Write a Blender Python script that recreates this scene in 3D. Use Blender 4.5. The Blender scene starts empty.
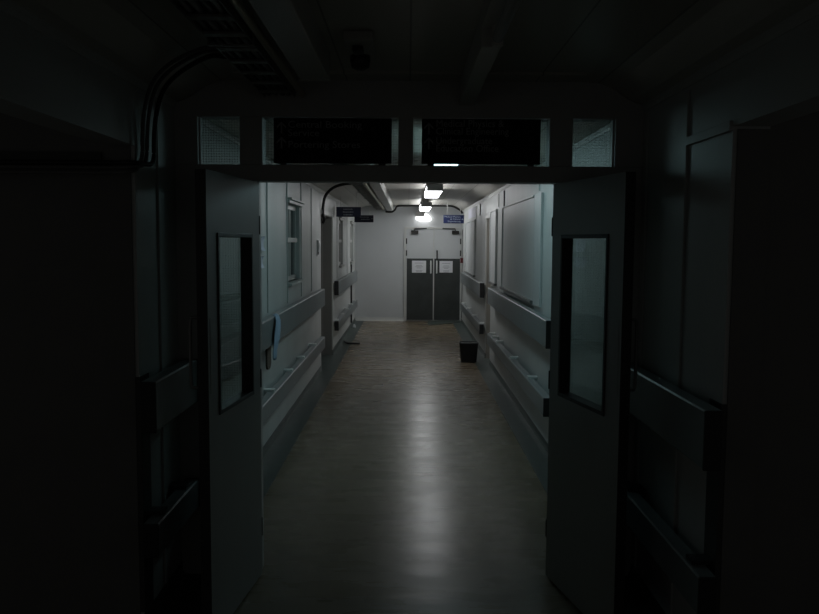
import bpy, bmesh, math, random
from mathutils import Vector, Matrix
random.seed(7)
S = bpy.context.scene
COL = S.collection
PI = math.pi

# ------------------------------------------------------------------ layout (metres)
EYE = 1.67
W = 1.127                 # half width of the corridor
END = 16.9                # far wall
ZW = 2.33                 # top of the side walls
ZC = 2.44                 # flat part of the ceiling
SCR0, SCR1 = 3.88, 3.99   # glazed door screen, front and back
BACK = -2.5

# ------------------------------------------------------------------ materials
def mat(name, col, rough=.5, metal=0., spec=.5, noise=0., nscale=6., stretch=(1, 1, 1), bump=0., bscale=40., bstretch=None):
    m = bpy.data.materials.new(name); m.use_nodes = True
    nt = m.node_tree; b = nt.nodes['Principled BSDF']
    b.inputs['Base Color'].default_value = (*col, 1)
    b.inputs['Roughness'].default_value = rough
    b.inputs['Metallic'].default_value = metal
    b.inputs['Specular IOR Level'].default_value = spec
    tc = nt.nodes.new('ShaderNodeTexCoord')
    if noise:
        mp = nt.nodes.new('ShaderNodeMapping'); mp.inputs['Scale'].default_value = stretch
        n = nt.nodes.new('ShaderNodeTexNoise'); n.inputs['Scale'].default_value = nscale; n.inputs['Detail'].default_value = 6
        nt.links.new(tc.outputs['Object'], mp.inputs['Vector']); nt.links.new(mp.outputs['Vector'], n.inputs['Vector'])
        cr = nt.nodes.new('ShaderNodeValToRGB')
        cr.color_ramp.elements[0].position = .3; cr.color_ramp.elements[1].position = .7
        cr.color_ramp.elements[0].color = (*[c * (1 - noise) for c in col], 1)
        cr.color_ramp.elements[1].color = (*[min(1, c * (1 + noise)) for c in col], 1)
        nt.links.new(n.outputs['Fac'], cr.inputs['Fac']); nt.links.new(cr.outputs['Color'], b.inputs['Base Color'])
    if bump:
        mp2 = nt.nodes.new('ShaderNodeMapping'); mp2.inputs['Scale'].default_value = bstretch or (1, 1, 1)
        n2 = nt.nodes.new('ShaderNodeTexNoise'); n2.inputs['Scale'].default_value = bscale; n2.inputs['Detail'].default_value = 3
        bp = nt.nodes.new('ShaderNodeBump'); bp.inputs['Strength'].default_value = bump; bp.inputs['Distance'].default_value = .01
        nt.links.new(tc.outputs['Object'], mp2.inputs['Vector']); nt.links.new(mp2.outputs['Vector'], n2.inputs['Vector'])
        nt.links.new(n2.outputs['Fac'], bp.inputs['Height']); nt.links.new(bp.outputs['Normal'], b.inputs['Normal'])
    return m

def mat_emit(name, col, strength):
    m = bpy.data.materials.new(name); m.use_nodes = True
    nt = m.node_tree; b = nt.nodes['Principled BSDF']
    b.inputs['Base Color'].default_value = (.8, .8, .8, 1)
    b.inputs['Emission Color'].default_value = (*col, 1)
    b.inputs['Emission Strength'].default_value = strength
    return m

def mat_glass(name, tint, wire=True, axes=('X', 'Z')):
    """Flat glazing: mostly transparent, a Fresnel gloss, and a fine wire mesh inside."""
    m = bpy.data.materials.new(name); m.use_nodes = True
    nt = m.node_tree; N = nt.nodes; L = nt.links
    for n in list(N):
        N.remove(n)
    out = N.new('ShaderNodeOutputMaterial')
    tr = N.new('ShaderNodeBsdfTransparent'); tr.inputs['Color'].default_value = (*tint, 1)
    gl = N.new('ShaderNodeBsdfGlossy'); gl.inputs['Roughness'].default_value = .012; gl.inputs['Color'].default_value = (.9, .9, .9, 1)
    fr = N.new('ShaderNodeFresnel'); fr.inputs['IOR'].default_value = 1.5
    ge = N.new('ShaderNodeNewGeometry'); mr = N.new('ShaderNodeMapRange')
    mr.inputs['To Min'].default_value = 1.5; mr.inputs['To Max'].default_value = 1 / 1.5
    L.new(ge.outputs['Backfacing'], mr.inputs['Value']); L.new(mr.outputs['Result'], fr.inputs['IOR'])
    mx = N.new('ShaderNodeMixShader')
    L.new(fr.outputs['Fac'], mx.inputs['Fac']); L.new(tr.outputs['BSDF'], mx.inputs[1]); L.new(gl.outputs['BSDF'], mx.inputs[2])
    last = mx
    if wire:
        tc = N.new('ShaderNodeTexCoord'); sp = N.new('ShaderNodeSeparateXYZ'); L.new(tc.outputs['Object'], sp.inputs['Vector'])
        lt = []
        for a in axes:
            d = N.new('ShaderNodeMath'); d.operation = 'DIVIDE'; d.inputs[1].default_value = .0127; L.new(sp.outputs[a], d.inputs[0])
            f = N.new('ShaderNodeMath'); f.operation = 'FRACT'; L.new(d.outputs[0], f.inputs[0])
            l = N.new('ShaderNodeMath'); l.operation = 'LESS_THAN'; l.inputs[1].default_value = .045; L.new(f.outputs[0], l.inputs[0])
            lt.append(l)
        mxx = N.new('ShaderNodeMath'); mxx.operation = 'MAXIMUM'; L.new(lt[0].outputs[0], mxx.inputs[0]); L.new(lt[1].outputs[0], mxx.inputs[1])
        df = N.new('ShaderNodeBsdfDiffuse'); df.inputs['Color'].default_value = (.22, .22, .22, 1)
        m2 = N.new('ShaderNodeMixShader'); L.new(mxx.outputs[0], m2.inputs['Fac']); L.new(mx.outputs[0], m2.inputs[1]); L.new(df.outputs[0], m2.inputs[2])
        last = m2
    L.new(last.outputs[0], out.inputs['Surface'])
    return m

def mat_floor():
    """Worn brown sheet vinyl: waxy gloss broken by faint cross ripples and scuffs."""
    m = bpy.data.materials.new('vinyl_floor'); m.use_nodes = True
    nt = m.node_tree; N = nt.nodes; L = nt.links; b = N['Principled BSDF']
    tc = N.new('ShaderNodeTexCoord')
    def noise(scale, stretch, detail=5):
        mp = N.new('ShaderNodeMapping'); mp.inputs['Scale'].default_value = stretch
        n = N.new('ShaderNodeTexNoise'); n.inputs['Scale'].default_value = scale; n.inputs['Detail'].default_value = detail
        L.new(tc.outputs['Object'], mp.inputs['Vector']); L.new(mp.outputs['Vector'], n.inputs['Vector']); return n
    n1 = noise(2.2, (1, .8, 1)); cr = N.new('ShaderNodeValToRGB')
    cr.color_ramp.elements[0].position = .3; cr.color_ramp.elements[1].position = .75
    cr.color_ramp.elements[0].color = (.138, .110, .074, 1); cr.color_ramp.elements[1].color = (.182, .148, .102, 1)
    L.new(n1.outputs['Fac'], cr.inputs['Fac'])
    n4 = noise(1.0, (2.2, 3.4, 1), 8); c4 = N.new('ShaderNodeValToRGB')     # dark scuffs
    c4.color_ramp.elements[0].position = .70; c4.color_ramp.elements[1].position = .76
    c4.color_ramp.elements[0].color = (1, 1, 1, 1); c4.color_ramp.elements[1].color = (.72, .72, .72, 1)
    L.new(n4.outputs['Fac'], c4.inputs['Fac'])
    mu = N.new('ShaderNodeMixRGB'); mu.blend_type = 'MULTIPLY'; mu.inputs['Fac'].default_value = 1
    L.new(cr.outputs['Color'], mu.inputs['Color1']); L.new(c4.outputs['Color'], mu.inputs['Color2'])
    L.new(mu.outputs['Color'], b.inputs['Base Color'])
    n2 = noise(1.6, (1, 4, 1)); r = N.new('ShaderNodeMapRange'); r.inputs['To Min'].default_value = FLOOR_ROUGH[0]; r.inputs['To Max'].default_value = FLOOR_ROUGH[1]
    L.new(n2.outputs['Fac'], r.inputs['Value']); L.new(r.outputs['Result'], b.inputs['Roughness'])
    n3 = noise(1.9, (1, 3.6, 1), 3)
    bp = N.new('ShaderNodeBump'); bp.inputs['Strength'].default_value = .32; bp.inputs['Distance'].default_value = .0075
    n5 = noise(5.5, (1, 1.6, 1), 2)
    ad = N.new('ShaderNodeMath'); ad.operation = 'MULTIPLY_ADD'; ad.inputs[1].default_value = .34
    L.new(n5.outputs['Fac'], ad.inputs[0]); L.new(n3.outputs['Fac'], ad.inputs[2])
    L.new(ad.outputs[0], bp.inputs['Height']); L.new(bp.outputs['Normal'], b.inputs['Normal'])
    b.inputs['Specular IOR Level'].default_value = .28
    return m

def mat_ceiling():
    """Painted lining boards laid across the corridor."""
    m = bpy.data.materials.new('ceiling_boards'); m.use_nodes = True
    nt = m.node_tree; N = nt.nodes; L = nt.links; b = N['Principled BSDF']
    tc = N.new('ShaderNodeTexCoord'); sp = N.new('ShaderNodeSeparateXYZ'); L.new(tc.outputs['Object'], sp.inputs['Vector'])
    d = N.new('ShaderNodeMath'); d.operation = 'DIVIDE'; d.inputs[1].default_value = .30; L.new(sp.outputs['X'], d.inputs[0])
    f = N.new('ShaderNodeMath'); f.operation = 'FRACT'; L.new(d.outputs[0], f.inputs[0])
    l = N.new('ShaderNodeMath'); l.operation = 'LESS_THAN'; l.inputs[1].default_value = .025; L.new(f.outputs[0], l.inputs[0])
    mx = N.new('ShaderNodeMixRGB'); mx.inputs['Color1'].default_value = (.50, .485, .44, 1); mx.inputs['Color2'].default_value = (.22, .21, .19, 1)
    L.new(l.outputs[0], mx.inputs['Fac']); L.new(mx.outputs['Color'], b.inputs['Base Color'])
    b.inputs['Roughness'].default_value = .38
    n = N.new('ShaderNodeTexNoise'); n.inputs['Scale'].default_value = 3; bp = N.new('ShaderNodeBump'); bp.inputs['Strength'].default_value = .25; bp.inputs['Distance'].default_value = .01
    L.new(tc.outputs['Object'], n.inputs['Vector']); L.new(n.outputs['Fac'], bp.inputs['Height']); L.new(bp.outputs['Normal'], b.inputs['Normal'])
    return m

FLOOR_ROUGH = (.20, .35)
M = dict(
    wall=mat('wall_paint', (.50, .52, .51), .42, noise=.07, nscale=2.5, stretch=(1, 1, .25), bump=.12, bscale=5, bstretch=(1, 1, .3)),
    endwall=mat('end_wall_paint', (.50, .52, .53), .45, noise=.03, nscale=2),
    reveal=mat('recess_paint', (.34, .32, .28), .5, noise=.05),
    grey_reveal=mat('grey_recess_paint', (.17, .17, .158), .5, noise=.05),
    alcove=mat('alcove_shade', (.17, .17, .165), .6, noise=.05),  # darker than the corridor walls: the dimness of the side openings as colour
    ceil=mat_ceiling(),
    floor=mat_floor(),
    border=mat('green_border_vinyl', (.046, .064, .058), .42, noise=.25, nscale=9),
    frame=mat('screen_paint', (.50, .50, .49), .45, noise=.06),
    leaf=mat('door_leaf_paint', (.27, .268, .255), .42, noise=.05, nscale=3, stretch=(1, 1, .3)),
    bead=mat('dark_glazing_bead', (.03, .03, .03), .5),
    trim=mat('pale_trim_paint', (.52, .53, .51), .4),
    darktrim=mat('dark_trim', (.05, .052, .05), .5),
    rail=mat('grey_bumper_vinyl', (.175, .200, .205), .38, noise=.06, bump=.05, bscale=60),
    rail_top=mat('bumper_fixing_metal', (.72, .74, .72), .35),
    cap=mat('black_and_rail_shade', (.02, .02, .021), .5),  # plain black parts, and shade put into rail ends and near brackets
    steel=mat('kick_plate_steel', (.055, .062, .060), .42, metal=.35, noise=.15, nscale=4),
    chrome=mat('satin_steel', (.62, .62, .60), .35, metal=.6),
    dull_steel=mat('dull_steel', (.24, .24, .235), .45, metal=.5),
    closer=mat('bronze_closer', (.028, .027, .025), .45, metal=.4),
    board=mat('pale_panel', (.52, .54, .54), .38, noise=.03),
    ledge=mat('grey_ledge', (.13, .135, .13), .4),
    navy=mat('navy_sign_face', (.006, .009, .028), .45),
    blue=mat('blue_sign_face', (.004, .016, .085), .6),
    black=mat('black_sign_face', (.004, .0045, .006), .6, spec=.25),
    white=mat('white_lettering', (.45, .50, .60), .5),
    dimletter=mat('greyed_lettering', (.34, .345, .35), .6),
    letter_dark=mat('dimmed_lettering', (.22, .23, .25), .6),
    paper=mat('white_paper', (.66, .67, .70), .6),
    ink=mat('paper_print', (.30, .30, .33), .6),
    lilac=mat('lilac_paper', (.64, .64, .74), .6),
    fixture=mat('lamp_housing', (.62, .61, .60), .5),
    fixture_pale=mat('batten_housing', (.55, .55, .52), .4),
    tube_off=mat('unlit_tube', (.72, .74, .74), .16),
    trunk=mat('pale_trunking', (.46, .46, .43), .35, noise=.04),
    tray=mat('cable_tray_metal', (.20, .195, .18), .4, metal=.4, noise=.3, nscale=20),
    conduit=mat('bare_conduit_metal', (.68, .62, .46), .28, metal=.9),
    cable=mat('black_cable', (.008, .008, .008), .45),
    gcable=mat('grey_cable', (.13, .13, .13), .5),
    bin=mat('black_bin_plastic', (.010, .010, .011), .4),
    binrim=mat('bin_liner_film', (.09, .095, .095), .3),
    red=mat('red_plastic', (.085, .004, .007), .4),
    bluecloth=mat('pale_blue_cloth', (.30, .41, .55), .8, noise=.14, nscale=14),
    strap=mat('brown_strap', (.11, .085, .065), .7),
    matgreen=mat('mat_pile', (.045, .062, .052), .9, noise=.2, nscale=60),
    dispenser=mat('white_plastic', (.62, .63, .63), .35),
    lamp0=mat_emit('tube_light_dim', (.57, .88, .95), 5.6),
    lamp1=mat_emit('tube_light_front', (.96, .97, 1.0), 9.0),
    lamp2=mat_emit('tube_light_far', (.96, .98, 1.0), 11.0),
    bulk=mat_emit('bulkhead_light', (1.0, .98, .97), 4.0),
    wired=mat_glass('wired_glass', (.76, .79, .78)),
    leafglass=mat_glass('door_glass', (.95, .97, .96), wire=False),
    pane=mat_glass('window_glass', (.35, .38, .38), wire=False),
    dark=mat('dark_void', (.01, .012, .012), .9),
    pipe=mat('dark_pipe', (.025, .026, .025), .5),
)

# ------------------------------------------------------------------ mesh helpers
class MB:
    def __init__(s):
        s.v = []; s.f = []
    def add(s, verts, faces):
        o = len(s.v); s.v += [tuple(v) for v in verts]; s.f += [tuple(i + o for i in f) for f in faces]; return s
    def box(s, x0, x1, y0, y1, z0, z1):
        x0, x1 = sorted((x0, x1)); y0, y1 = sorted((y0, y1)); z0, z1 = sorted((z0, z1))
        return s.add([(x0, y0, z0), (x1, y0, z0), (x1, y1, z0), (x0, y1, z0), (x0, y0, z1), (x1, y0, z1), (x1, y1, z1), (x0, y1, z1)],
                     [(0, 3, 2, 1), (4, 5, 6, 7), (0, 1, 5, 4), (1, 2, 6, 5), (2, 3, 7, 6), (3, 0, 4, 7)])
    def prism(s, pts, a0, a1, axis='Y'):
        """Closed outline pts swept along an axis. axis Y: pts are (x,z); axis X: pts are (y,z); axis Z: pts are (x,y)."""
        n = len(pts)
        mk = {'Y': lambda p, a: (p[0], a, p[1]), 'X': lambda p, a: (a, p[0], p[1]), 'Z': lambda p, a: (p[0], p[1], a)}[axis]
        vs = [mk(p, a0) for p in pts] + [mk(p, a1) for p in pts]
        fs = [tuple(range(n)), tuple(range(2 * n - 1, n - 1, -1))]
        fs += [(i, i + n, (i + 1) % n + n, (i + 1) % n) for i in range(n)]
        return s.add(vs, fs)
    def tube(s, path, r, n=10):
        path = [Vector(p) for p in path]; rings = []; up = Vector((0, 0, 1))
        for i, p in enumerate(path):
            t = (path[min(i + 1, len(path) - 1)] - path[max(i - 1, 0)]).normalized()
            a = t.cross(up if abs(t.z) < .95 else Vector((0, 1, 0))).normalized(); b = t.cross(a).normalized()
            rings.append([p + (a * math.cos(2 * PI * k / n) + b * math.sin(2 * PI * k / n)) * r for k in range(n)])
        vs = [v for R in rings for v in R]; fs = []
        for i in range(len(rings) - 1):
            for k in range(n):
                fs.append((i * n + k, i * n + (k + 1) % n, (i + 1) * n + (k + 1) % n, (i + 1) * n + k))
        fs.append(tuple(range(n))[::-1]); fs.append(tuple(range((len(rings) - 1) * n, len(rings) * n)))
        return s.add(vs, fs)
    def lathe(s, prof, n=28, c=(0, 0), sx=1, sy=1):
        vs = []; fs = []
        for r, z in prof:
            for k in range(n):
                vs.append((c[0] + sx * r * math.cos(2 * PI * k / n), c[1] + sy * r * math.sin(2 * PI * k / n), z))
        for i in range(len(prof) - 1):
            for k in range(n):
                fs.append((i * n + k, i * n + (k + 1) % n, (i + 1) * n + (k + 1) % n, (i + 1) * n + k))
        fs.append(tuple(range(n))[::-1]); fs.append(tuple(range((len(prof) - 1) * n, len(prof) * n)))
        return s.add(vs, fs)

def smooth(pts, n=6):
    """Catmull-Rom through the points."""
    P = [Vector(p) for p in pts]; P = [P[0] * 2 - P[1]] + P + [P[-1] * 2 - P[-2]]; out = []
    for i in range(1, len(P) - 2):
        for k in range(n):
            t = k / n; a, b, c, d = P[i - 1:i + 3]
            out.append(.5 * (2 * b + (c - a) * t + (2 * a - 5 * b + 4 * c - d) * t * t + (3 * b - a - 3 * c + d) * t ** 3))
    out.append(P[-2]); return out

def wloc(o):
    l = Vector((0, 0, 0))
    while o is not None:
        l += o.location; o = o.parent
    return l

def link(name, mb, m, parent=None, bevel=0., seg=2, local=False, shade=False):
    """One mesh object. Coordinates are in the world frame unless local=True (then in the parent's frame)."""
    me = bpy.data.meshes.new(name); off = Vector((0, 0, 0))
    if parent is not None and not local:
        off = wloc(parent)
    me.from_pydata([tuple(Vector(v) - off) for v in mb.v], [], mb.f)
    bm = bmesh.new(); bm.from_mesh(me); bmesh.ops.recalc_face_normals(bm, faces=bm.faces); bm.to_mesh(me); bm.free()
    me.materials.append(m)
    o = bpy.data.objects.new(name, me); COL.objects.link(o)
    if parent is not None:
        o.parent = parent
    if shade:
        for p in me.polygons:
            p.use_smooth = True
    if bevel:
        b = o.modifiers.new('edge', 'BEVEL'); b.width = bevel; b.segments = seg; b.limit_method = 'ANGLE'
    return o

def root(name, loc, label, cat, group=None, rotz=0.):
    o = bpy.data.objects.new(name, None); o.empty_display_size = .05; COL.objects.link(o)
    o.location = loc; o.rotation_euler = (0, 0, rotz)
    o['label'] = label; o['category'] = cat; o['kind'] = 'thing'
    if group:
        o['group'] = group
    return o

def tag(o, label, cat, group=None):
    o['label'] = label; o['category'] = cat; o['kind'] = 'thing'
    if group:
        o['group'] = group
    return o

def struct(o, label=None, cat=None):
    o['kind'] = 'structure'
    if label:
        o['label'] = label; o['category'] = cat
    return o

def sroot(name, loc, label, cat, rotz=0.):
    o = bpy.data.objects.new(name, None); o.empty_display_size = .05; COL.objects.link(o)
    o.location = loc; o.rotation_euler = (0, 0, rotz)
    return struct(o, label, cat)

def text_mesh(s, size, align='LEFT'):
    """Lettering as (verts, faces) in its own x/y plane, with a small thickness."""
    c = bpy.data.curves.new('lettering', 'FONT'); c.body = s; c.size = size; c.align_x = align; c.extrude = .0008; c.resolution_u = 3
    o = bpy.data.objects.new('lettering', c); COL.objects.link(o)
    dg = bpy.context.evaluated_depsgraph_get(); dg.update()
    me = o.evaluated_get(dg).to_mesh()
    v = [tuple(x.co) for x in me.vertices]; f = [tuple(p.vertices) for p in me.polygons]
    o.evaluated_get(dg).to_mesh_clear()
    bpy.data.objects.remove(o); bpy.data.curves.remove(c)
    return v, f

def put_text(mb, s, size, x, y, z, align='LEFT', width=None, bold=0.):
    """Write s on a face that looks towards -Y at (x, y, z baseline); width fixes the run length."""
    v, f = text_mesh(s, size, align)
    if not v:
        return
    x0 = min(a[0] for a in v); x1 = max(a[0] for a in v)
    k = 1. if width is None else width / (x1 - x0)
    mb.add([(x + a[0] * k, y - a[2], z + a[1]) for a in v], f)

# ------------------------------------------------------------------ the setting
struct(link('floor', MB().box(-3.7, 3.7, BACK, END + .2, -.1, 0), M['floor']))

# ceiling: flat centre with coved sides
prof = [(-W - .02, ZW), (-1.07, 2.352), (-1.02, 2.382), (-.96, 2.416), (-.90, 2.435), (-.82, ZC), (.82, ZC), (.90, 2.435), (.96, 2.416), (1.02, 2.382), (1.07, 2.352), (W + .02, ZW)]
cl = MB(); cl.prism(prof + [(W + .02, 2.58), (-W - .02, 2.58)], BACK, END + .1)
ceiling = struct(link('ceiling', cl, M['ceil']))
bt = MB(); bt.box(-.80, .235, 3.66, 3.70, ZC - .012, ZC + .01)
bt.box(.313, .80, 3.66, 3.70, ZC - .012, ZC + .01)
link('joint_batten', bt, M['ceil'], ceiling, .003)
for side, y_from in ((-1, 2.6), (1, 2.6)):
    b = MB(); b.box(side * 2.9, side * (W + .02), -1.5, 3.6, 2.47, 2.55)
    struct(link('ceiling_alcove', b, M['ceil']))

def wall_mesh(side, y0, y1, holes, z1=ZW + .01, thick=.13):
    """A side wall from y0 to y1 with rectangular holes (ya, yb, za, zb)."""
    mb = MB(); ys = sorted({y0, y1, *[h[0] for h in holes], *[h[1] for h in holes]})
    for a, b in zip(ys[:-1], ys[1:]):
        hs = sorted([h for h in holes if h[0] <= a + 1e-6 and h[1] >= b - 1e-6], key=lambda h: h[2]); z = 0.
        for h in hs:
            if h[2] > z:
                mb.box(side * W, side * (W + thick), a, b, z, h[2])
            z = h[3]
        if z < z1:
            mb.box(side * W, side * (W + thick), a, b, z, z1)
    return mb

WIN = [(7.46, 8.27, 1.29, 2.03), (12.98, 13.72, 1.29, 2.03), (15.45, 16.25, 1.29, 2.03)]
DL = (10.27, 11.72, 0., 2.035)
DR = (10.88, 11.45, 0., 2.02)
CL, CR = 3.31, 2.81      # near ends of the side walls, where the side openings begin
wl = struct(link('wall_left', wall_mesh(-1, BACK, END, [(BACK, CL, 0, 2.06), DL] + WIN), M['wall']))
wr = struct(link('wall_right', wall_mesh(1, BACK, END, [(BACK, CR, 0, 2.08), DR]), M['wall']))
struct(link('wall_back', MB().box(-W - .4, W + .4, END, END + .13, 0, 2.5), M['endwall']))
# dark side openings close to the camera: the wall that faces us inside each
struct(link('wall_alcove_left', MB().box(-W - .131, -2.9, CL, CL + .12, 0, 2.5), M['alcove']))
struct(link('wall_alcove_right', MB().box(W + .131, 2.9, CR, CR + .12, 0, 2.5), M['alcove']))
# vertical cover strips between wall sheets
strips = [(-1, y, .010, .011, 1.10, 'wall') for y in (6.36, 7.40, 8.36, 9.23, 12.55, 14.6)] + [(-1, 3.60, .010, .011, .08, 'wall')]
strips += [(1, y, .010, .011, z, 'wall') for y, z in ((3.26, .08), (3.80, .08), (6.90, 2.12), (10.0, 2.12), (13.22, 2.07))] + [(1, 9.44, .012, .03, 2.10, 'darktrim'), (1, 12.58, .012, .03, 2.10, 'darktrim')]
for k, (side, y, d, hw, z0, mm) in enumerate(strips):
    struct(link('trim_%d' % (20 + k), MB().box(side * W, side * (W - d), y - hw, y + hw, z0, ZW - .045), M[mm], None, .002))

# cornice beads
for side, nm in ((-1, 'trim_1'), (1, 'trim_2')):
    for k, (a, b) in enumerate(((BACK, SCR0), (SCR1, END))):
        struct(link(nm if k == 0 else 'trim_%d' % (side + 4), MB().prism([(side * W, ZW + .02), (side * W, ZW - .028), (side * (W - .006), ZW - .028), (side * (W - .010), ZW - .012), (side * (W - .010), ZW + .02)], a, b), M['trim']))
# green border with a small cove up the wall
def border(side, y0, y1, nm):
    p = [(side * .935, -.01), (side * .935, .003), (side * 1.075, .004), (side * (W - .014), .008), (side * (W - .0035), .030), (side * (W - .0025), .072), (side * W, .072), (side * W, -.01)]
    return struct(link(nm, MB().prism(p, y0, y1), M['border'], shade=False))
def flat_border(side, y0, y1, nm):
    return struct(link(nm, MB().box(side * .935, side * (W + .20), y0, y1, -.01, .004), M['border']))
border(-1, CL, DL[0], 'baseboard_left'); border(-1, DL[1], END, 'baseboard_left_far'); flat_border(-1, DL[0], DL[1], 'trim_6')
border(1, CR, DR[0], 'baseboard_right'); border(1, DR[1], END, 'baseboard_right_far'); flat_border(1, DR[0], DR[1], 'trim_7')
struct(link('baseboard_back', MB().prism([(END, 0), (END - .03, 0), (END - .014, .03), (END - .01, .075), (END, .08)], -W, -.075, 'X'), M['trim']))

# corner guards at the near ends of the side walls
for side, y, nm in ((-1, CL, 'trim_8'), (1, CR, 'trim_9')):
    b = MB(); b.prism([(side * W, y + .11), (side * (W - .005), y + .11), (side * (W - .005), y - .005), (side * (W + .015), y - .005), (side * (W + .015), y), (side * W, y)], .08, 1.10, 'Z')
    struct(link(nm, b, M['darktrim']))
struct(link('trim_12', MB().box(W, W - .012, CR, 3.25, 2.065, 2.10), M['wall'], None, .002))
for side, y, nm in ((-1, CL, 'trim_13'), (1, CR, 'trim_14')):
    struct(link(nm, MB().box(side * (W + .016), side * (W + .131), y - .006, y, 0, 2.07), M['alcove']))  # added plates that darken the wall ends to match the shaded alcoves
# architrave over the dark opening
struct(link('trim_10', MB().box(-W - .131, -2.8, CL - .02, CL, 1.97, 2.03), M['darktrim']))

# recessed doors in the side walls
def recess_door(n, side, d):
    rm = M['grey_reveal'] if side < 0 else M['reveal']
    x0 = side * (W + .131); x1 = side * (W + .22)
    rt = sroot('door_%d' % n, (side * (W + .24), (d[0] + d[1]) / 2, 0), None, None)
    b = MB(); b.box(side * (W + .22), side * (W + .265), d[0] + .04, d[1] - .04, .008, d[3] - .03)
    link('leaf', b, rm, rt, .004)
    f = MB(); f.box(x0, side * (W + .30), d[0] - .02, d[0] + .035, 0, d[3]); f.box(x0, side * (W + .30), d[1] - .035, d[1] + .02, 0, d[3]); f.box(x0, side * (W + .30), d[0] - .02, d[1] + .02, d[3] - .025, d[3] + .04)
    link('door_frame', f, rm, rt)
    h = MB(); h.tube([(side * (W + .22), d[0] + .11, 1.0), (side * (W + .17), d[0] + .11, 1.0), (side * (W + .17), d[0] + .23, 1.0)], .009)
    link('lever_handle', h, M['chrome'], rt, shade=True)
    # architrave round the opening, on the corridor face
    a = MB(); a.box(side * W, side * (W - .018), d[1], d[1] + .06, 0.08, d[3] + .06); a.box(side * W, side * (W - .018), d[0], d[1], d[3], d[3] + .05)
    link('architrave', a, M['trim'], rt, .004)
    # reveal lining of the opening
    l = MB(); l.box(side * W, side * (W + .131), d[1] - .012, d[1] + .001, 0.004, d[3]); l.box(side * W, side * (W + .131), d[0] - .001, d[0] + .012, 0.004, d[3]); l.box(side * W, side * (W + .131), d[0], d[1], d[3] - .012, d[3] + .001)
    link('lining', l, rm, rt)
recess_door(4, -1, DL); recess_door(5, 1, DR)

# windows of the left wall
for i, (ya, yb, za, zb) in enumerate(WIN):
    xw = -W - .050
    rt = sroot('window_%d' % (i + 1), (-W - .08, (ya + yb) / 2, za), None, None)
    f = MB(); t = .045
    for a, b, c, d in ((ya, ya + t, za, zb), (yb - t, yb, za, zb), (ya, yb, za, za + t), (ya, yb, zb - t, zb)):
        f.box(xw - .03, xw + .012, a, b, c, d)
    link('window_frame', f, M['trim'], rt)
    link('mullion', MB().box(xw - .025, xw + .012, (ya + yb) / 2 - .02, (ya + yb) / 2 + .02, za + t, zb - t), M['trim'], rt)
    link('transom_bar', MB().box(xw - .02, xw + .03, ya + t, yb - t, 1.665, 1.71), M['trim'], rt)
    link('glass', MB().box(xw - .012, xw - .006, ya + t, yb - t, za + t, zb - t), M['pane'], rt)
    link('window_sill', MB().prism([(-W - .045, za), (-W + .045, za - .008), (-W + .045, za - .032), (-W, za - .036), (-W, za), (-W - .045, za)][:5], ya - .05, yb + .05), M['trim'], rt, .003)
    h = MB(); h.box(-W, -W + .028, ya - .05, yb + .05, zb + .0, zb + .03); h.box(-W, -W + .05, ya - .06, yb + .06, zb + .03, zb + .05)
    link('head_moulding', h, M['trim'], rt, .004)
    link('outside_dark', MB().box(-W - .60, -W - .58, ya - .5, yb + .5, za - .3, zb + .2), M['dark'], rt)  # added dark sheet standing in for the unlit outside

# ------------------------------------------------------------------ glazed screen with transom lights
scr = sroot('trim_11', (0, SCR0, 0), None, None)
PO, PG, PI0, PH = 1.127, 1.005, .80, .735     # outer post, sidelight edges, door post
TR = {-1: (1.017, .815, .706), 1: (.992, .787, .676)}   # upper lights: outer pane edges, middle pane edge
head = [(-1.127, 2.268), (1.127, 2.268), (1.127, 2.33), (1.08, 2.345), (1.04, 2.365), (.97, 2.412), (.90, 2.437), (.82, 2.443), (-.82, 2.443), (-.90, 2.437), (-.97, 2.412), (-1.04, 2.365), (-1.08, 2.345), (-1.127, 2.33)]
link('head_rail', MB().prism(head, SCR0, SCR1), M['frame'], scr)
for s in (-1, 1):
    ta, tb, tc = TR[s]
    link('outer_post', MB().box(s * PO, s * PG, SCR0, SCR1, 0, 1.962).box(s * PO, s * ta, SCR0, SCR1, 2.04, 2.268), M['frame'], scr)
    link('door_post', MB().box(s * PI0, s * PH, SCR0, SCR1, 0, 1.962), M['frame'], scr, .006)
    link('upper_post', MB().box(s * tb, s * tc, SCR0, SCR1, 2.04, 2.268), M['frame'], scr, .004)
    link('lower_panel', MB().box(s * PG, s * PI0, SCR0 + .03, SCR1 - .03, 0.0, .42), M['frame'], scr)
    link('sidelight_glass', MB().box(s * PG, s * PI0, SCR0 + .052, SCR0 + .058, .42, 1.962), M['wired'], scr)
    link('transom_glass', MB().box(s * ta, s * tb, SCR0 + .052, SCR0 + .058, 2.04, 2.268), M['wired'], scr)
    link('glazing_bead', MB().box(s * tb, s * (tb + .006), SCR0 + .03, SCR0 + .075, 2.04, 2.268), M['frame'], scr)
    link('glazing_bead', MB().box(s * ta, s * (ta - .006), SCR0 + .03, SCR0 + .075, 2.04, 2.268), M['frame'], scr)
link('transom_rail', MB().box(-PO, PO, SCR0, SCR1, 1.962, 2.04), M['frame'], scr, .004)
link('centre_mullion', MB().box(-.052, .020, SCR0, SCR1, 2.04, 2.268), M['frame'], scr, .004)
link('transom_glass', MB().box(-TR[-1][2], -.052, SCR0 + .052, SCR0 + .058, 2.04, 2.268), M['wired'], scr)
link('transom_glass', MB().box(.020, TR[1][2], SCR0 + .052, SCR0 + .058, 2.04, 2.268), M['wired'], scr)

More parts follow.
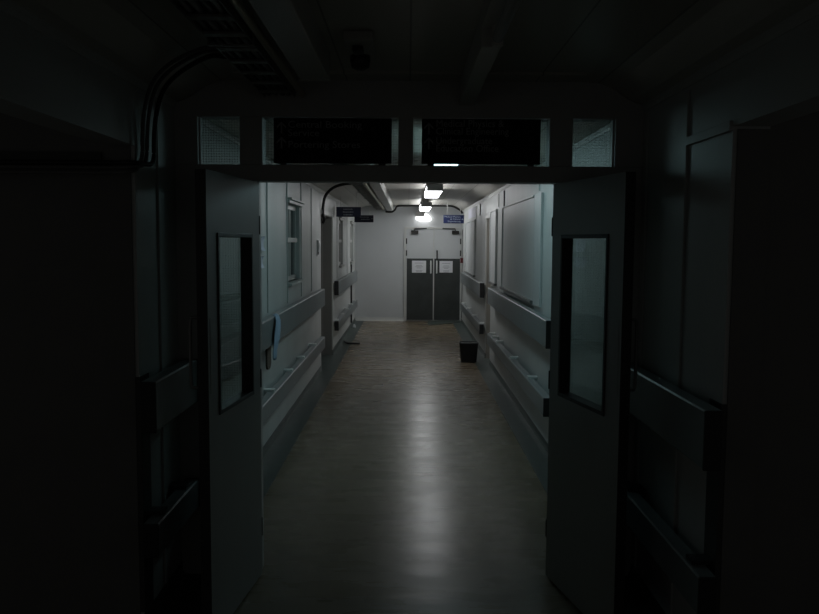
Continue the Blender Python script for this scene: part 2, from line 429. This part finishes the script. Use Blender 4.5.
# the two dark direction signs standing in the transom lights
def transom_sign(x0, x1, label, lines, arrows):
    y = SCR0 + .018
    rt = root('direction_sign', ((x0 + x1) / 2, y, 2.046), label, 'sign', 'dark signs over the double doors')
    link('sign_panel', MB().box(x0, x1, y - .008, y + .012, 2.050, 2.264), M['black'], rt, .002)
    link('fixing_foot', MB().box(x0 + .03, x0 + .06, y - .004, y + .008, 2.0401, 2.051), M['darktrim'], rt)
    link('fixing_foot', MB().box(x1 - .06, x1 - .03, y - .004, y + .008, 2.0401, 2.051), M['darktrim'], rt)
    for (t, x, z, w) in lines:
        b = MB(); put_text(b, t, .047, x, y - .0085, z, width=w)
        link('lettering', b, M['dimletter'], rt)
    for (x, z) in arrows:
        b = MB(); h = .052; yy = y - .009
        b.box(x - .0035, x + .0035, yy, yy + .002, z, z + h)
        for k in (-1, 1):
            b.prism([(x, z + h + .004), (x, z + h - .006), (x + k * .022, z + h - .028), (x + k * .022, z + h - .018)], yy, yy + .002)
        link('arrow', b, M['dimletter'], rt)
transom_sign(-.652, -.084, 'black direction sign over the doors with Central Booking Service and Portering Stores',
             [('Central Booking', -.585, 2.218, .355), ('Service', -.585, 2.178, .150), ('Portering Stores', -.585, 2.123, .345)], [(-.615, 2.190), (-.615, 2.118)])
transom_sign(.061, .634, 'black direction sign over the doors with Medical Physics and Undergraduate Education Office',
             [('Medical Physics &', .128, 2.227, .325), ('Clinical Engineering', .128, 2.190, .350), ('Undergraduate', .128, 2.145, .270), ('Education Office', .128, 2.109, .300)], [(.095, 2.190), (.095, 2.120)])

# ------------------------------------------------------------------ open door leaves
def open_leaf(n, hx, ang, s, width, vis):
    """Leaf in its own frame: hinge at 0, leaf along +x; s = the side (+1 / -1 in y) that looks into the opening."""
    rt = sroot('door_%d' % n, (hx, SCR0 - .002, 0), None, None, math.radians(ang))
    x0, x1, z0, z1 = vis; T = .044
    lf = MB()
    for a, b, c, d in ((0.004, x0, .010, 1.955), (x1, width, .010, 1.955), (x0, x1, .010, z0), (x0, x1, z1, 1.955)):
        lf.box(a, b, 0, -s * T, c, d)
    link('leaf', lf, M['leaf'], rt, local=True)
    lp = MB()
    for a, b in ((width, width + .0015), (0.002, .004)):
        lp.box(a, b, 0, -s * T, .010, 1.955)
    link('edge_shade', lp, M['bead'], rt, local=True)  # added dark strips, standing in for shade on the leaf edges
    bd = MB(); e = .014
    for a, b, c, d in ((x0 - e, x0 + .004, z0 - e, z1 + e), (x1 - .004, x1 + e, z0 - e, z1 + e), (x0, x1, z0 - e, z0 + .004), (x0, x1, z1 - .004, z1 + e)):
        bd.box(a, b, s * .006, -s * (T + .006), c, d)
    link('glazing_bead', bd, M['bead'], rt, .002, local=True)
    link('vision_glass', MB().box(x0, x1, -s * .024, -s * .030, z0, z1), M['leafglass'], rt, local=True)
    h = MB(); hx_ = width - .045; yb = -s * T
    h.tube(smooth([(hx_, yb, 1.07), (hx_, yb - s * .032, 1.07), (hx_, yb - s * .046, 1.085), (hx_, yb - s * .048, 1.215), (hx_, yb - s * .046, 1.345), (hx_, yb - s * .032, 1.36), (hx_, yb, 1.36)], 5), .007)
    link('pull_handle', h, M['dull_steel'], rt, shade=True, local=True)
    p = MB(); p.box(width - .095, width - .02, 0, s * .002, 1.05, 1.36)
    link('push_plate', p, M['leaf'], rt, .001, local=True)
    for z in (.25, 1.0, 1.75):
        g = MB(); g.lathe([(.009, z - .045), (.009, z + .045)], 10, (-.004, -s * .006))
        link('hinge', g, M['closer'], rt, local=True)
open_leaf(2, -.724, -96.6, 1, .699, (.133, .571, .957, 1.692))
open_leaf(3, .698, -77.0, -1, .715, (.126, .573, .958, 1.697))

# ------------------------------------------------------------------ far double doors
rt = sroot('door_1', (.538, END, 0), None, None)
X0, XM, X1 = -.045, .535, 1.105
f = MB()
f.box(X0 - .05, X0, END - .035, END, 0, 2.0); f.box(X1, X1 + .03, END - .035, END, 0, 2.0); f.box(X0, X1, END - .035, END, 1.955, 2.0)
link('door_frame', f, M['trim'], rt, .004)
for k, (a, b) in enumerate(((X0 + .003, XM - .003), (XM + .003, X1 - .003))):
    link('leaf', MB().box(a, b, END - .025, END - .002, .02, 1.952), M['endwall'], rt, .002)
    link('kick_plate', MB().box(a + .01, b - .008, END - .030, END - .025, .03, 1.335), M['steel'], rt, .001)
    hx = XM + (-.060 if k == 0 else .065)
    h = MB(); h.tube(smooth([(hx, END - .028, 1.03), (hx, END - .075, 1.035), (hx, END - .085, 1.06), (hx, END - .085, 1.25), (hx, END - .075, 1.275), (hx, END - .028, 1.28)], 4), .015)
    link('pull_handle', h, M['rail_top'], rt, shade=True)
    c0 = .055 if k == 0 else .915
    link('door_closer', MB().box(c0, c0 + .15, END - .085, END - .025, 1.85, 1.925), M['closer'], rt, .006)
    link('closer_arm', MB().tube([(c0 + .07, END - .06, 1.925), (c0 + .07, END - .06, 1.962), (c0 + (.33 if k == 0 else -.20), END - .05, 1.968)], .011, 8), M['closer'], rt)
    hg = MB()
    for z in (1.45, 1.70):
        hx2 = X0 + .004 if k == 0 else X1 - .004
        hg.lathe([(.013, z - .06), (.013, z + .06)], 8, (hx2, END - .035))
    link('hinge', hg, M['closer'], rt)
link('slide_bolt', MB().box(.592, .618, END - .05, END - .025, 1.30, 1.51), M['closer'], rt, .004)
link('meeting_strip', MB().box(XM - .010, XM + .010, END - .036, END - .025, .02, 1.952), M['trim'], rt, .002)

# paper notices taped to the far doors
def notice(x0, x1, z0, z1, label):
    y = END - .032
    n = root('paper_notice', ((x0 + x1) / 2, y, z0), label, 'notice', 'paper notices on the far doors')
    link('sheet', MB().box(x0, x1, y - .0015, y, z0, z1), M['paper'], n)
    b = MB(); w = x1 - x0; zz = z1 - .045; cx = (x0 + x1) / 2
    for i, k in enumerate((.62, .0, .40, .55, .34, .0, .48, .40)):
        if k:
            b.box(cx - w * k / 2, cx + w * k / 2, y - .0022, y - .0012, zz - .010, zz)
        zz -= .026
    link('print', b, M['ink'], n)
notice(.077, .375, 1.035, 1.288, 'white paper notice taped on the far door leaf beside the plain pale wall')
notice(.660, .937, 1.040, 1.284, 'dimmer paper notice on the far door leaf below the slide bolt')

# ------------------------------------------------------------------ bumper rails
def bumper(side, y0, y1, upper, label, caps=(True, True), brackets=(), bm='rail_top'):
    xf, xb = side * 1.03, side * 1.092
    z0, z1 = (.885, 1.095) if upper else (.358, .500)
    r = root('bumper_rail', (side * 1.06, (y0 + y1) / 2, z0), label, 'rail', 'wall bumper rails')
    xs = side * 1.036
    b = MB(); b.prism([(xb, z0), (xs, z0), (xf, z0 + .006), (xf, z1 - .006), (xs, z1), (xb, z1)], y0 + .012, y1 - .012)
    link('rail_board', b, M['rail'], r)
    for on, y, d in ((caps[0], y0, 1), (caps[1], y1, -1)):
        if on:
            link('end_cap', MB().box(xf - side * .001, xb + side * .001, y, y + d * .0125, z0 - .001, z1 + .001), M['cap'], r, .003)  # rail ends coloured near-black for the shade on the faces towards the camera
    n = max(2, int(round((y1 - y0) / 1.2)) + 1)
    ys = brackets or [y0 + .15 + (y1 - y0 - .3) * k / (n - 1) for k in range(n)]
    for y in ys:
        if upper:
            k = MB(); k.box(xb, side * W, y - .03, y + .03, z0 + .03, z1 - .03)
        else:
            k = MB(); k.box(side * 1.045, side * W, y - .032, y + .032, z1, z1 + .016); k.box(side * (W - .007), side * W, y - .032, y + .032, z1 - .08, z1 + .008)
        link('bracket', k, M[bm], r)  # near rails take black instead of pale brackets, dimness put into the colour
    return r
bumper(-1, 3.21, 3.868, True, 'shadowed bumper rail just above the low one, outside the open doors, beneath the cables', bm='cap')
bumper(-1, 3.21, 3.868, False, 'lowest shadowed rail outside the open doors, beneath the hanging cables', bm='cap')
bumper(1, 2.71, 3.868, True, 'upper shadowed bumper rail outside the open doors, on the wall without cables', bm='cap')
bumper(1, 2.71, 3.868, False, 'lower shadowed bumper rail outside the open doors, on the wall without cables', bm='cap')
bumper(-1, 4.06, 9.84, True, 'upper grey bumper rail beneath the first window, with a blue cloth hung on it')
bumper(-1, 4.06, 9.84, False, 'lower grey bumper rail running under the one with the blue cloth', brackets=(5.1, 6.19, 7.18, 8.0, 9.0))
bumper(1, 5.90, 10.30, True, 'upper grey bumper rail under the large blank wall panel')
bumper(1, 5.95, 10.30, False, 'lower grey bumper rail with pale fixings under the large blank wall panel', brackets=(6.87, 8.07, 9.37, 9.85, 10.2))
bumper(-1, 11.76, 16.10, True, 'upper bumper rail beyond the recessed doorway, beneath the two far windows')
bumper(-1, 11.76, 16.10, False, 'lower bumper rail beyond the recessed doorway, crossed by the dark upright pipe')
bumper(1, 11.41, 15.6, True, 'upper bumper rail beyond the bin, ending near the red call point')
bumper(1, 11.41, 15.6, False, 'lower bumper rail on the wall directly behind the black bin')

# ------------------------------------------------------------------ wall panels on the right wall
def panel(y0, y1, z0, z1, label, frame_d=.03, near=True):
    r = root('display_board', (W, (y0 + y1) / 2, z0), label, 'board', 'blank boards on the wall')
    link('board_face', MB().box(W - .018, W, y0, y1, z0, z1), M['board'], r)
    f = MB(); t = .05
    if near:
        link('side_batten', MB().box(W - frame_d, W, y0 - t, y0, z0, z1 + .01), M['board'], r, .004)
    link('side_batten', MB().box(W - frame_d, W, y1, y1 + t, z0, z1 + .01), M['board'], r, .004)
    link('bottom_ledge', MB().box(W - frame_d - .012, W, y0 - t * near, y1 + t, z0 - .03, z0), M['ledge'], r, .004)
    link('top_ledge', MB().box(W - frame_d, W, y0 - t * near, y1 + t, z1, z1 + .02), M['board'], r, .004)
    return r
panel(7.08, 9.40, 1.16, 2.075, 'widest blank panel on the wall, opposite the first window', near=False)
panel(10.16, 10.78, 1.155, 2.08, 'narrow pale panel beside the recessed doorway, past the widest panel')
panel(13.40, 15.45, 1.13, 2.04, 'pale panel farthest along, between the doorway and the red call point')
# broad cover board at the near edge of the wide panel
tag(link('cover_board', MB().box(W - .022, W, 6.70, 7.05, 1.13, 2.095), M['board'], None, .004), 'bluish upright cover board fixed at the near edge of the widest panel', 'board')

# ------------------------------------------------------------------ ceiling lamps
def lamp(x, y0, y1, m, label):
    r = root('ceiling_lamp', (x, (y0 + y1) / 2, ZC), label, 'lamp', 'ceiling lamps along the corridor')
    w = .100; z0 = 2.310; z1 = 2.392
    link('channel', MB().box(x - .05, x + .05, y0 + .05, y1 - .05, z1, ZC), M['fixture'], r, .004)
    d = MB(); d.prism([(x - w, z0 + .012), (x - w + .012, z0), (x + w - .012, z0), (x + w, z0 + .012), (x + w - .006, z1), (x - w + .006, z1)], y0 + .012, y1 - .012)
    link('diffuser', d, m, r)
    for a, b in ((y0, y0 + .012), (y1 - .012, y1)):
        link('end_cap', MB().box(x - w - .002, x + w + .002, a, b, z0 - .001, z1 + .004), M['fixture'], r, .003)
    link('top_plate', MB().box(x - w + .004, x + w - .004, y0 + .012, y1 - .012, z1 - .0005, z1 + .005), M['fixture'], r)
lamp(.312, 5.45, 6.98, M['lamp0'], 'dim bluish ceiling lamp just behind the sign reading Medical Physics')
lamp(.325, 9.97, 11.52, M['lamp1'], 'larger bright ceiling lamp, next in line after the dim bluish one')
lamp(.318, 14.44, 16.3, M['lamp2'], 'smaller bright ceiling lamp by the black cable crossing the ceiling before the far doors')

# bulkhead light over the far doors
r = root('wall_lamp', (.31, END, 2.13), 'glowing bulkhead light with dark housing on the wall above the far doors', 'lamp')
link('housing', MB().box(.150, .340, END - .11, END, 2.215, 2.315), M['fixture'], r, .008)
b = MB(); pts = [(.155, 2.213), (.155, 2.165), (.20, 2.135), (.28, 2.124), (.42, 2.122), (.465, 2.135), (.475, 2.165), (.455, 2.205), (.41, 2.245), (.35, 2.285), (.342, 2.285), (.342, 2.213)]
b.prism(pts, END - .10, END - .004)
link('diffuser', b, M['bulk'], r)

# unlit tube batten near the camera, and the surface trunking that feeds it
r = root('tube_batten', (.27, 1.9, ZC), 'unlit tube light running along the dark ceiling outside the doors', 'lamp')
link('batten_body', MB().prism([(.235, ZC), (.305, ZC), (.300, 2.385), (.24, 2.385)], 1.1, 2.72), M['fixture_pale'], r)
link('tube', MB().tube([(.290, 1.15, 2.345), (.290, 2.68, 2.345)], .019, 16), M['tube_off'], r, shade=True)
for y in (1.13, 2.68):
    link('lampholder', MB().box(.272, .308, y, y + .022, 2.318, 2.39), M['fixture_pale'], r, .003)
tag(link('ceiling_trunking', MB().box(.240, .308, 2.735, 3.872, 2.325, ZC), M['fixture_pale'], None, .004), 'pale trunking on the dark ceiling between the unlit tube and the door screen', 'trunking')

# large trunking and cable tray along the ceiling (interrupted by the door screen)
def big_trunk(y0, y1, label):
    r = root('cable_trunking', (-.385, (y0 + y1) / 2, 2.33), label, 'trunking', 'large trunking along the ceiling')
    link('trunking_body', MB().box(-.445, -.325, y0, y1, 2.325, ZC), M['trunk'], r, .005)
    y = y0 + 1.3
    while y < y1 - .3:
        link('cover_joint', MB().box(-.447, -.323, y - .02, y + .02, 2.323, 2.35), M['trunk'], r, .001); y += 2.4
    link('end_plate', MB().box(-.448, -.322, y0 - .004, y0 + .004, 2.322, ZC), M['trunk'], r)
    link('end_plate', MB().box(-.448, -.322, y1 - .004, y1 + .004, 2.322, ZC), M['trunk'], r)
big_trunk(BACK + .1, 3.30, 'broad trunking on the dark ceiling, stopping short of the black signs')
big_trunk(4.05, END - .01, 'pale square trunking on the lit ceiling running to the far wall')
def tray(y0, y1, label):
    r = root('cable_tray', (-.60, (y0 + y1) / 2, 2.35), label, 'cable tray', 'cable trays along the ceiling')
    b = MB(); b.box(-.685, -.681, y0, y1, 2.352, 2.385); b.box(-.544, -.54, y0, y1, 2.352, 2.385)
    y = y0 + .1
    while y < y1 - .1:
        b.box(-.682, -.543, y - .022, y + .022, 2.350, 2.3575); y += .20
    link('tray_body', b, M['tray'], r)
    for i, x in enumerate((-.665, -.635, -.60, -.57)):
        link('run_of_cable', MB().tube([(x, y0, 2.371), (x, y1, 2.371)], .013, 8), M['gcable'] if i % 2 else M['cable'], r, shade=True)
    y = y0 + .4
    while y < y1:
        h = MB(); h.prism([(-.692, 2.339), (-.533, 2.339), (-.533, ZC), (-.537, ZC), (-.537, 2.343), (-.688, 2.343), (-.688, ZC), (-.692, ZC)], y - .015, y + .015)
        link('hanger', h, M['tray'], r); y += 1.6
    return r
t1 = tray(BACK + .1, 3.84, 'dark cable tray on the ceiling outside the door screen')
t2 = tray(4.05, END - .03, 'dark cable tray on the lit ceiling beside the square trunking')
tag(link('conduit', MB().tube([(-.505, 4.05, 2.350), (-.505, 16.3, 2.350)], .018, 12), M['conduit'], None, shade=True), 'shiny bare conduit along the lit ceiling between tray and trunking', 'conduit')
for y in (2.0,):
    tag(link('conduit', MB().tube([(-.505, BACK + .1, 2.365), (-.505, 3.84, 2.365)], .015, 12), M['conduit'], None, shade=True), 'dim conduit along the dark ceiling between tray and trunking', 'conduit')

# black cables
def cable(name, pts, rad, m, label, grp=None):
    o = link(name, MB().tube(smooth(pts, 8), rad, 10), m, None, shade=True)
    return tag(o, label, 'cable', grp)
cable('black_cable', [(-.715, 10.3, 2.417), (-.76, 10.3, 2.418), (-.84, 10.3, 2.408), (-.95, 10.3, 2.375), (-1.03, 10.3, 2.315), (-1.078, 10.3, 2.24), (-1.098, 10.3, 2.14), (-1.104, 10.31, 2.03), (-1.088, 10.33, 1.965), (-1.108, 10.35, 1.915)], .019, M['cable'],
      'thick black cable looping from the lit ceiling down to the recessed doorway')
cable('black_cable', [(-.475, 16.42, 2.30), (-.43, 16.42, 2.296), (-.34, 16.42, 2.296), (-.28, 16.42, 2.34), (-.22, 16.42, 2.415), (0, 16.42, 2.425), (.4, 16.42, 2.425), (.80, 16.42, 2.425), (.90, 16.42, 2.415), (.98, 16.42, 2.382), (1.06, 16.42, 2.33), (1.105, 16.42, 2.27)], .021, M['cable'],
      'black cable crossing the lit ceiling just before the far doors')
for i, (dy, rad, m) in enumerate(((0, .010, M['cable']), (-.09, .008, M['gcable']), (-.15, .008, M['gcable']))):
    y = 3.48 + dy
    cable('hanging_cable', [(-.715, y - .30, 2.39), (-.80, y - .25, 2.40 - .004 * i), (-.95, y - .12, 2.365), (-1.04, y - .05, 2.305), (-1.088, y, 2.21), (-1.10, y, 2.10), (-1.10, y - .005, 2.035), (-1.098, y - .06, 1.995 - .012 * i), (-1.105, CL - .06 - .03 * i, 1.985 - .02 * i), (-1.20, CL - .045 - .03 * i, 1.985 - .022 * i), (-1.5, CL - .045 - .03 * i, 1.985 - .022 * i), (-2.2, CL - .045 - .03 * i, 1.985 - .022 * i)], rad, m,
          ['thick black cable curving down the wall into the dark side opening', 'grey cable next to the thick black one, curving into the dark side opening', 'outermost thin grey cable curving into the dark side opening'][i], 'cables curving into the dark side opening')

# box and sensor on the near ceiling
r = root('ceiling_sensor', (-.195, 3.2, ZC), 'pale square box with a dark sensor head on the dark ceiling', 'sensor')
link('base_box', MB().box(-.245, -.135, 2.97, 3.30, 2.405, ZC), M['trunk'], r, .006)
b = MB(); b.lathe([(.038, 2.405), (.040, 2.385), (.035, 2.36), (.020, 2.352)], 20, (-.195, 3.22))
link('sensor_head', b, M['cap'], r, shade=True)
link('neck', MB().box(-.215, -.175, 3.05, 3.12, 2.385, 2.4055), M['cap'], r, .003)

# ------------------------------------------------------------------ hanging signs in the corridor
def hang_sign(x0, x1, y, z0, z1, face, label, lines, bars, arrow=None, ink=None):
    r = root('hanging_sign', ((x0 + x1) / 2, y, z1), label, 'sign', 'hanging signs in the corridor')
    link('sign_panel', MB().box(x0, x1, y - .011, y + .011, z0, z1), face, r, .003)
    zc = lambda x: ZC if abs(x) < .82 else ZC - .11 * (abs(x) - .82) / .29
    for x in (x0 + .07, x1 - .07):
        link('hanger_rod', MB().tube([(x, y, z1 - .002), (x, y, zc(x) + .005)], .005, 8), M['fixture_pale'], r)
    for (t, x, z, s, al, w) in lines:
        b = MB(); put_text(b, t, s, x, y - .0115, z, al, w); link('lettering', b, ink, r)
    for (xa, xb, z, h) in bars:
        x = xa; b = MB()
        while x < xb:
            wd = random.uniform(.010, .02); b.box(x, min(x + wd, xb), y - .0125, y - .0105, z, z + h * random.uniform(.7, 1)); x += wd + .006
        link('lettering', b, ink, r)
    if arrow:
        ax, az, h = arrow; a = MB()
        a.box(ax - h, ax + h, y - .0125, y - .0105, az - .004, az + .004)
        for k in (-1, 1):
            a.prism([(ax + h, az), (ax + h - .012, az), (ax + h * .3 - .012, az + k * h * .7), (ax + h * .3, az + k * h * .7)], y - .0125, y - .0105)
        link('arrow', a, ink, r)
hang_sign(-1.112, -.732, 12.3, 2.058, 2.208, M['navy'], 'larger navy hanging sign, the one overlapping the recessed doorway', [], [(-1.0, -.86, 2.165, .02), (-1.01, -.85, 2.122, .02), (-1.0, -.86, 2.08, .02)], None, M['letter_dark'])
hang_sign(-.981, -.636, 14.5, 2.03, 2.160, M['navy'], 'smaller navy hanging sign, lower and behind the larger navy one', [], [(-.88, -.72, 2.115, .018), (-.86, -.70, 2.075, .018)], (-.665, 2.095, .014), M['letter_dark'])
hang_sign(.661, 1.050, 15.2, 2.038, 2.195, M['blue'], 'bright blue hanging sign with white lettering above the far doors', [('Medical Physics', .985, 2.148, .042, 'RIGHT', .30), ('& Clinical', .985, 2.105, .042, 'RIGHT', .19), ('Engineering', .985, 2.062, .042, 'RIGHT', .24)], [], (1.020, 2.115, .016), M['white'])

# ------------------------------------------------------------------ small things on walls and floor
tag(link('wall_sign', MB().box(W - .003, W, 13.45, 15.05, 2.115, 2.285), M['lilac'], None), 'pale lilac strip notice high on the wall near the bright blue sign', 'notice')
# red call point
r = root('wall_mounted_call_point', (W, 16.46, 1.30), 'small red call point on the wall beside the far doors', 'call point')
link('case', MB().box(W - .055, W - .0, 16.41, 16.51, 1.255, 1.36), M['red'], r, .006)
link('break_panel', MB().box(W - .058, W - .054, 16.43, 16.49, 1.285, 1.33), M['paper'], r)
tag(link('call_point_backing', MB().box(W - .008, W, 16.60, 16.68, .10, 1.95), M['darktrim'], None, .003), 'narrow dark upright strip on the wall beside the red call point', 'strip')
# dispenser on the left wall
r = root('wall_mounted_dispenser', (-W, 9.84, 1.51), 'slim white dispenser on the wall just before the recessed doorway', 'dispenser')
link('back_plate', MB().box(-W, -W + .008, 9.80, 9.96, 1.50, 1.70), M['dispenser'], r, .003)
b = MB(); b.prism([(-W + .008, 1.545), (-W + .022, 1.55), (-W + .032, 1.60), (-W + .032, 1.66), (-W + .024, 1.685), (-W + .008, 1.695)], 9.81, 9.95)
link('body', b, M['dispenser'], r, .006)
link('nozzle', MB().box(-W + .010, -W + .020, 9.825, 9.855, 1.515, 1.548), M['cap'], r, .003)
# curled paper scraps at the near end of the left wall
def scrap(y0, y1, z0, z1, curl, label):
    n = 6; b = MB(); vs = []
    for i in range(n + 1):
        t = i / n; o = .004 + curl * (2 * t - 1) ** 2
        vs.append((o, y0 + .01 * math.sin(5 * t), y1, z0 + (z1 - z0) * t))
    P = []; F = []
    for (o, a, c, z) in vs:
        P += [(-W + o, a, z), (-W + o * .6, c, z), (-W + o - .0015, a, z), (-W + o * .6 - .0015, c, z)]
    for i in range(n):
        k = 4 * i
        F += [(k, k + 1, k + 5, k + 4), (k + 2, k + 6, k + 7, k + 3), (k, k + 4, k + 6, k + 2), (k + 1, k + 3, k + 7, k + 5)]
    F += [(0, 2, 3, 1), (4 * n, 4 * n + 1, 4 * n + 3, 4 * n + 2)]
    b.add(P, F)
    return tag(link('hanging_paper', b, M['lilac'], None), label, 'paper', 'curled papers beside the open door')
scrap(5.98, 6.19, 1.60, 1.71, .030, 'curled pale paper on the wall beside the open door, the upper one')
scrap(5.96, 6.15, 1.47, 1.56, .026, 'small curled pale paper on the wall beside the open door, the lower one')

# pale blue cloth hung over the rail
def ribbon():
    # (y_low, y_high, x, z) rows down the cloth, over the rail top and hanging outside the board
    rows = [(6.20, 6.33, -1.050, 1.102), (6.19, 6.33, -1.036, 1.101), (6.17, 6.32, -1.024, 1.092), (6.13, 6.33, -1.017, 1.06), (6.07, 6.34, -1.014, 1.01), (6.045, 6.34, -1.014, .96), (6.05, 6.33, -1.015, .91), (6.07, 6.29, -1.018, .87), (6.06, 6.26, -1.022, .83), (6.05, 6.24, -1.02, .79), (6.10, 6.22, -1.022, .765)]
    b = MB(); P = []; F = []; m = 5
    for i, (a, c, x, z) in enumerate(rows):
        for k in range(m + 1):
            t = k / m; y = a + (c - a) * t - .06
            P.append((x + (.006 * math.sin(t * 7 + i * .5) if i > 2 else 0), y, z))
    n = len(rows)
    for i in range(n - 1):
        for k in range(m):
            F.append((i * (m + 1) + k, i * (m + 1) + k + 1, (i + 1) * (m + 1) + k + 1, (i + 1) * (m + 1) + k))
    b.add(P, F)
    o = link('hanging_cloth', b, M['bluecloth'], None, shade=True)
    s = o.modifiers.new('thickness', 'SOLIDIFY'); s.thickness = .003; s.offset = 1
    return tag(o, 'pale blue cloth strip draped over the grey bumper rail', 'cloth')
ribbon()
b = MB(); b.prism([(6.25, .89), (6.25, .69), (6.28, .655), (6.34, .645), (6.40, .655), (6.43, .69), (6.43, .89)], -W, -W + .016, 'X')
tag(link('hanging_strap', b, M['strap'], None, .004), 'short brown strap on the wall below the rail with the blue cloth', 'strap')

# waste bin
bc = (.853, 11.09)
r = root('waste_bin', (bc[0], bc[1], 0), 'black tapered waste bin on the floor against the wall', 'bin')
def sq(r_, n=40):
    out = []
    for k in range(n):
        a = 2 * PI * k / n; c, s_ = math.cos(a), math.sin(a)
        out.append((bc[0] + r_ * math.copysign(abs(c) ** .45, c), bc[1] + .72 * r_ * math.copysign(abs(s_) ** .45, s_)))
    return out
def shell(levels):
    b = MB(); P = []; F = []; n = 40
    for rr, z in levels:
        P += [(x, y, z) for x, y in sq(rr)]
    for i in range(len(levels) - 1):
        for k in range(n):
            F.append((i * n + k, i * n + (k + 1) % n, (i + 1) * n + (k + 1) % n, (i + 1) * n + k))
    F.append(tuple(range(n))[::-1]); F.append(tuple(range((len(levels) - 1) * n, len(levels) * n)))
    return b.add(P, F)
link('bin_body', shell([(.108, .0045), (.110, .012), (.134, .275), (.128, .275), (.106, .02)]), M['bin'], r, shade=False)
link('bin_rim', shell([(.132, .268), (.140, .270), (.141, .282), (.137, .286), (.130, .284), (.129, .27)][:5] + [(.1285, .27)]), M['binrim'], r)

# dark angled bar lying on the floor, and the upright pipe on the left wall
b = MB(); b.tube(smooth([(-1.06, 13.16, .030), (-1.03, 13.05, .024), (-.985, 12.955, .0205), (-.93, 12.935, .0200), (-.785, 12.94, .0195)], 5), .0155, 8)
tag(link('metal_bar', b, M['cap'], None, shade=True), 'dark bent metal bar lying on the floor by the border strip', 'bar')
r = root('wall_pipe', (-W + .018, 15.5, 0), 'dark upright pipe behind the far rails with a pale foot', 'pipe')
link('pipe', MB().tube([(-1.109, 15.5, .10), (-1.109, 15.5, 1.24)], .0165, 12), M['pipe'], r, shade=True)
link('foot', MB().lathe([(.032, .0045), (.032, .03), (.02, .065), (.012, .075)], 16, (-1.05, 15.46)), M['dispenser'], r, shade=True)

# mat before the far doors
b = MB(); b.prism([(.40, 16.02), (1.10, 16.62), (1.10, 16.84), (.42, 16.84)], .0, .010, 'Z')
tag(link('door_mat', b, M['matgreen'], None, .003), 'dark green mat on the floor before the far doors', 'mat')

# ------------------------------------------------------------------ words for the setting
for nm, lb, ct in (
        ('floor', 'worn brown vinyl corridor floor with a broken shine down the middle', 'floor'),
        ('ceiling', 'boarded corridor ceiling with coved sides', 'ceiling'),
        ('wall_left', 'pale corridor wall with windows and a recessed doorway', 'wall'),
        ('wall_right', 'pale corridor wall with blank boards and a narrow recessed doorway', 'wall'),
        ('wall_back', 'plain pale grey wall at the far end of the corridor', 'wall'),
        ('door_1', 'far double doors, pale above and dark metal below, with paper notices', 'door'),
        ('door_2', 'open door leaf with narrow glass panel, on the side with the windows', 'door'),
        ('door_3', 'open door leaf with narrow glass panel, on the side with the blank boards', 'door'),
        ('door_4', 'grey door in the recess under the thick looping black cable', 'door'),
        ('door_5', 'brownish door in the narrow recess behind the black bin', 'door'),
        ('window_1', 'tall window above the rail with the blue cloth', 'window'),
        ('window_2', 'far window just beyond the recessed doorway', 'window'),
        ('window_3', 'last window on the wall, close to the far end', 'window'),
        ('trim_11', 'dark glazed door screen with upper lights around the open double doors', 'door frame')):
    o = bpy.data.objects[nm]; o['label'] = lb; o['category'] = ct

# ------------------------------------------------------------------ camera
F = 796.; pitch = math.radians(4.63); roll = math.radians(.35); yaw = math.radians(.1)
f = Vector((math.sin(yaw) * math.cos(pitch), math.cos(yaw) * math.cos(pitch), -math.sin(pitch)))
r0 = Vector((math.cos(yaw), -math.sin(yaw), 0)); u0 = r0.cross(f)
rr = math.cos(roll) * r0 + math.sin(roll) * u0; uu = -math.sin(roll) * r0 + math.cos(roll) * u0
cam = bpy.data.cameras.new('camera'); cam.sensor_fit = 'HORIZONTAL'; cam.sensor_width = 36; cam.lens = 36 * F / 819
cam.clip_start = .05; cam.clip_end = 100
co = bpy.data.objects.new('camera', cam); COL.objects.link(co)
mw = Matrix(((rr.x, uu.x, -f.x, 0), (rr.y, uu.y, -f.y, 0), (rr.z, uu.z, -f.z, EYE), (0, 0, 0, 1)))
co.matrix_world = mw
S.camera = co

# ------------------------------------------------------------------ light and look
wd = bpy.data.worlds.new('night'); S.world = wd; wd.use_nodes = True
bg = wd.node_tree.nodes['Background']; bg.inputs['Color'].default_value = (1.0, 1.0, .97, 1); bg.inputs['Strength'].default_value = .027
S.view_settings.view_transform = 'Standard'; S.view_settings.look = 'None'; S.view_settings.gamma = 1.0; S.view_settings.use_curve_mapping = False
S.view_settings.exposure = 0.0
S.cycles.max_bounces = 10; S.cycles.diffuse_bounces = 5; S.cycles.glossy_bounces = 4; S.cycles.transparent_max_bounces = 12
S.cycles.use_denoising = True
